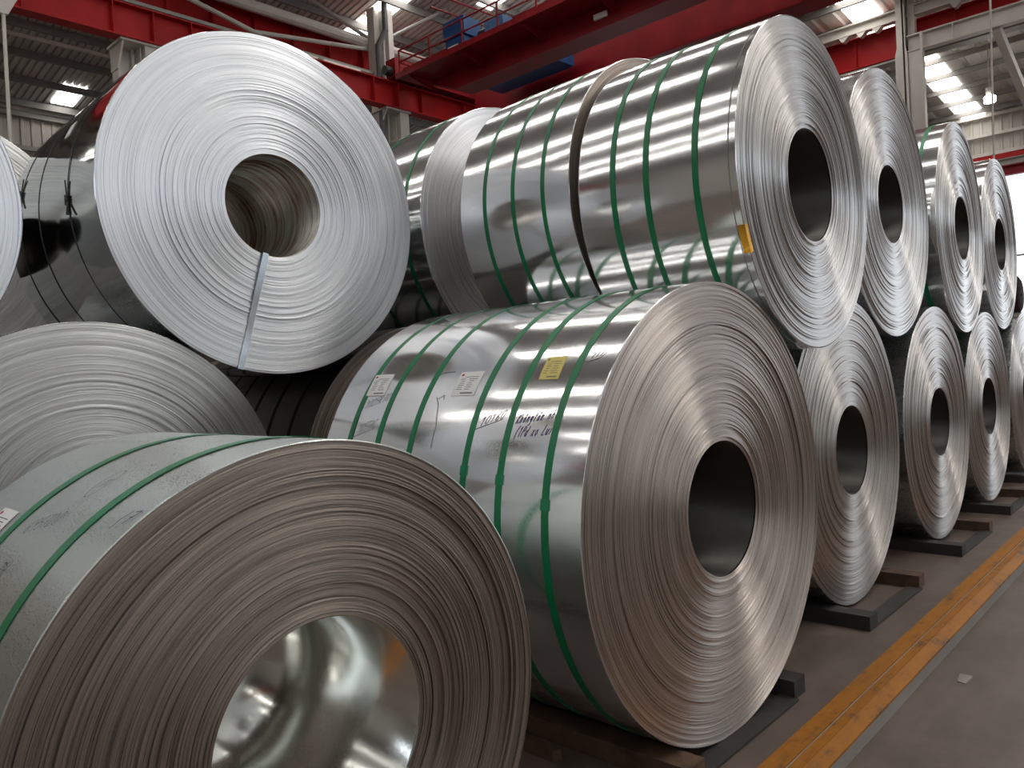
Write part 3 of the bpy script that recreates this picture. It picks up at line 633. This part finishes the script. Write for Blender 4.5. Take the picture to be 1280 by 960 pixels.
put(strokes('handwriting', R2, [[(0.965, 40.6), (0.935, 41.4), (0.86, 41.6)], [(0.90, 33.8), (0.87, 31.5), (0.84, 26.0), (0.835, 20.0)], [(0.885, 33.2), (0.855, 34.3), (0.85, 33.0)]], M_PEN2, C2, 0.0025), C2)
# C1: label and handwriting
R1 = 0.728
put(paper(R1, 0.835, 0.695, 41.0, 51.2, C1, skew=0.0), C1)
put(write('handwriting', R1, '695720', 0.53, 47.2, 0.044, 0.024, 0.1, M_PEN2, C1, 0.35, 0.0022), C1)
put(strokes('handwriting', R1, [[(0.40 + 0.028 * math.cos(a), 62.4 + 4.4 * math.sin(a) ) for a in np.linspace(0, 2 * PI, 25)]], M_PEN2, C1, 0.0025), C1)
put(write('handwriting', R1, '11', 0.412, 61.0, 0.035, 0.013, 0.2, M_PEN2, C1, 0.2, 0.0025), C1)
put(write('handwriting', R1, '(7', 0.09, 53.6, 0.04, 0.03, 0.3, M_PEN, C1, 0.3, 0.003), C1)
put(write('handwriting', R1, 'TH', 0.48, 37.5, 0.05, 0.026, 0.25, M_PEN2, C1, 0.3, 0.003), C1)
# T1: steel band over the face, wire ties, label
RT = 0.953
def radial_band(e, R, r, ang, w, skew=0.0):
    a = math.radians(ang); d = Vector((math.cos(a), 0, math.sin(a))); t = Vector((-math.sin(a), 0, math.cos(a)))
    mb = MB()
    def sec(p, n):  return [p - t * w / 2, p + t * w / 2, p + t * w / 2 + n, p - t * w / 2 + n]
    rings_ = [sec(d * (r - 0.006) + Vector((0, 0.5, 0)), -d * 0.002), sec(d * (r - 0.006) + Vector((0, -0.010, 0)), Vector((0, -0.002, 0))), sec(d * ((r + R) / 2) + Vector((0, -0.009, 0)), Vector((0, -0.002, 0))), sec(d * (R + 0.003) + Vector((0, -0.008, 0)), Vector((0, -0.002, 0))), sec(d * (R + 0.004) + Vector((0, 0.6, 0)), d * 0.002)]
    for k in range(4):
        mb.add(rings_[k] + rings_[k + 1], [(0, 1, 5, 4), (1, 2, 6, 5), (2, 3, 7, 6), (3, 0, 4, 7)])
    o = mb.build('steel_band', M_STEELBAND, e); o['label'] = 'bright steel band over the face'; return put(o, e)
radial_band(T1, RT, 0.293, -106.6, 0.034)
for s, th in ((0.39, -0.5), (0.92, 12.0), (1.32, 12.0)):
    wv = put(band('wire_tie', RT + 0.0008, s, 0.006, 0.003, M_WIRE, T1, (0, 0, RT)), T1)
    if s > 0.9 and s < 1.0: continue
    mb = MB()
    c = Vector(surf(RT, s, th, 0.006))
    for q in range(4): mb.tube(Vector(surf(RT, s - 0.008, th - 1.2 + 0.8 * q, 0.004)), Vector(surf(RT, s + 0.008, th - 0.8 + 0.8 * q, 0.012)), 0.008, 6)
    mb.tube(c, Vector(surf(RT, s + 0.012, th + 6.5, 0.012)), 0.004, 5); mb.tube(c, Vector(surf(RT, s - 0.035, th - 4.5, 0.02)), 0.006, 5); mb.tube(c, Vector(surf(RT, s + 0.02, th - 4.0, 0.012)), 0.003, 5)
    put(mb.build('wire_knot', M_WIRE, T1), T1)
put(paper(RT, 0.68, 0.585, 24.5, 30.0, T1), T1)
# T2: ochre tape and dents on the near rim
mb = MB()
for a0 in np.linspace(-160.5, -151.5, 9)[:-1]:
    a1 = a0 + 1.2
    def rp(a, rad, yv): return (rad * math.cos(math.radians(a)), yv, rad * math.sin(math.radians(a)))
    mb.add([rp(a0, 0.853, 0.03), rp(a1, 0.853, 0.03), rp(a1, 0.855, -0.006), rp(a0, 0.855, -0.006), rp(a0, 0.83, -0.007), rp(a1, 0.83, -0.007)], [(0, 1, 2, 3), (3, 2, 5, 4)])
tp = put(mb.build('edge_tape', M_TAPE, T2), T2); tp['label'] = 'ochre tape patch on the rim'
put(band('trim_seam', 0.851 + 0.0012, 0.035, 0.003, 0.001, M_GREYST, T2, (0, 0, 0.851)), T2)

# ------------------------------------------------------------------ skids under the lower row
def skid(label, xc, yf, d0, d1, y1, near_mat, far_mat, h=0.085):
    e = empty('coil_skid', (xc, yf, 0)); tag(e, label, 'skid', 'floor skids under the lower row')
    mb = MB(); mb.box(d0 - 0.06, d0 + 0.06, 0, y1, 0, h); mb.build('skid_beam', near_mat, e)
    mb = MB(); mb.box(d1 - 0.06, d1 + 0.06, 0.02, y1, 0, h); mb.build('skid_beam', far_mat, e)
    mb = MB(); mb.box(d0 + 0.06, d1 - 0.06, 0.0, 0.10, 0, 0.012); mb.build('tie_plate', M_DARKWOOD, e)
    return e
skid('timber and steel skid under the large labelled coil', 3.076, 1.57, -0.47, 0.53, 1.7, M_WOOD, M_DARKWOOD, 0.085)
skid('dark skid under the second lower-row coil', 5.19, 1.62, -0.46, 0.56, 1.7, M_DARKWOOD, M_WOOD)
skid('dark skid under the third lower-row coil', 7.22, 1.62, -0.44, 0.56, 1.7, M_DARKWOOD, M_WOOD)
skid('dark skid under the fourth lower-row coil', 9.09, 1.64, -0.46, 0.56, 1.7, M_DARKWOOD, M_WOOD)
skid('dark skid under the lower-row coil at the right edge', 11.15, 1.66, -0.5, 0.56, 1.7, M_DARKWOOD, M_WOOD)
skid('timber skid under the nearest brown coil', 1.055, 1.75, -0.40, 0.40, 1.2, M_WOOD, M_WOOD, 0.09)
for (nm, xc, yf) in (('dark skid under the big grey coil at mid left', 1.372, 4.1), ('dark skid under the dark coil behind the labelled coil', 3.427, 4.1)):
    skid(nm, xc, yf, -0.46, 0.46, 1.4, M_DARKWOOD, M_DARKWOOD)
mb = MB(); mb.hexa([(-0.02, -0.20, 0), (0.03, -0.21, 0), (0.05, 0.14, 0), (-0.01, 0.16, 0), (-0.01, -0.19, 0.035), (0.03, -0.2, 0.04), (0.045, 0.13, 0.04), (0, 0.15, 0.032)])
wc = mb.build('wood_offcut', M_WOOD, loc=(2.43, 2.33, 0.0)); tag(wc, 'splintered wood offcut on the floor between the nearest and the labelled coil', 'wood')
# dark rounded bundle lying over the last lower coil
e = empty('wrapped_bundle', (12.15, 2.1, 1.99)); tag(e, 'small dark rounded bundle at the right edge beside the open doorway', 'bundle')
lathe_y('bundle_wrap', [(0.02, 0), (0.2, 0), (0.25, 0.03), (0.26, 0.3), (0.25, 0.57), (0.2, 0.6), (0.02, 0.6)], 32, M_MAROON, e, (0, 0, 0.26))

sc = MB(); sc.hexa([(-0.05, -0.02, 0), (0.05, -0.03, 0), (0.05, 0.03, 0), (-0.04, 0.02, 0), (-0.05, -0.02, 0.004), (0.05, -0.03, 0.012), (0.05, 0.03, 0.014), (-0.04, 0.02, 0.004)])
sc = sc.build('paper_scrap', M_KERB, loc=(4.48, 1.10, -0.10)); tag(sc, 'small pale scrap lying on the aisle floor beside the yellow kerb', 'scrap')
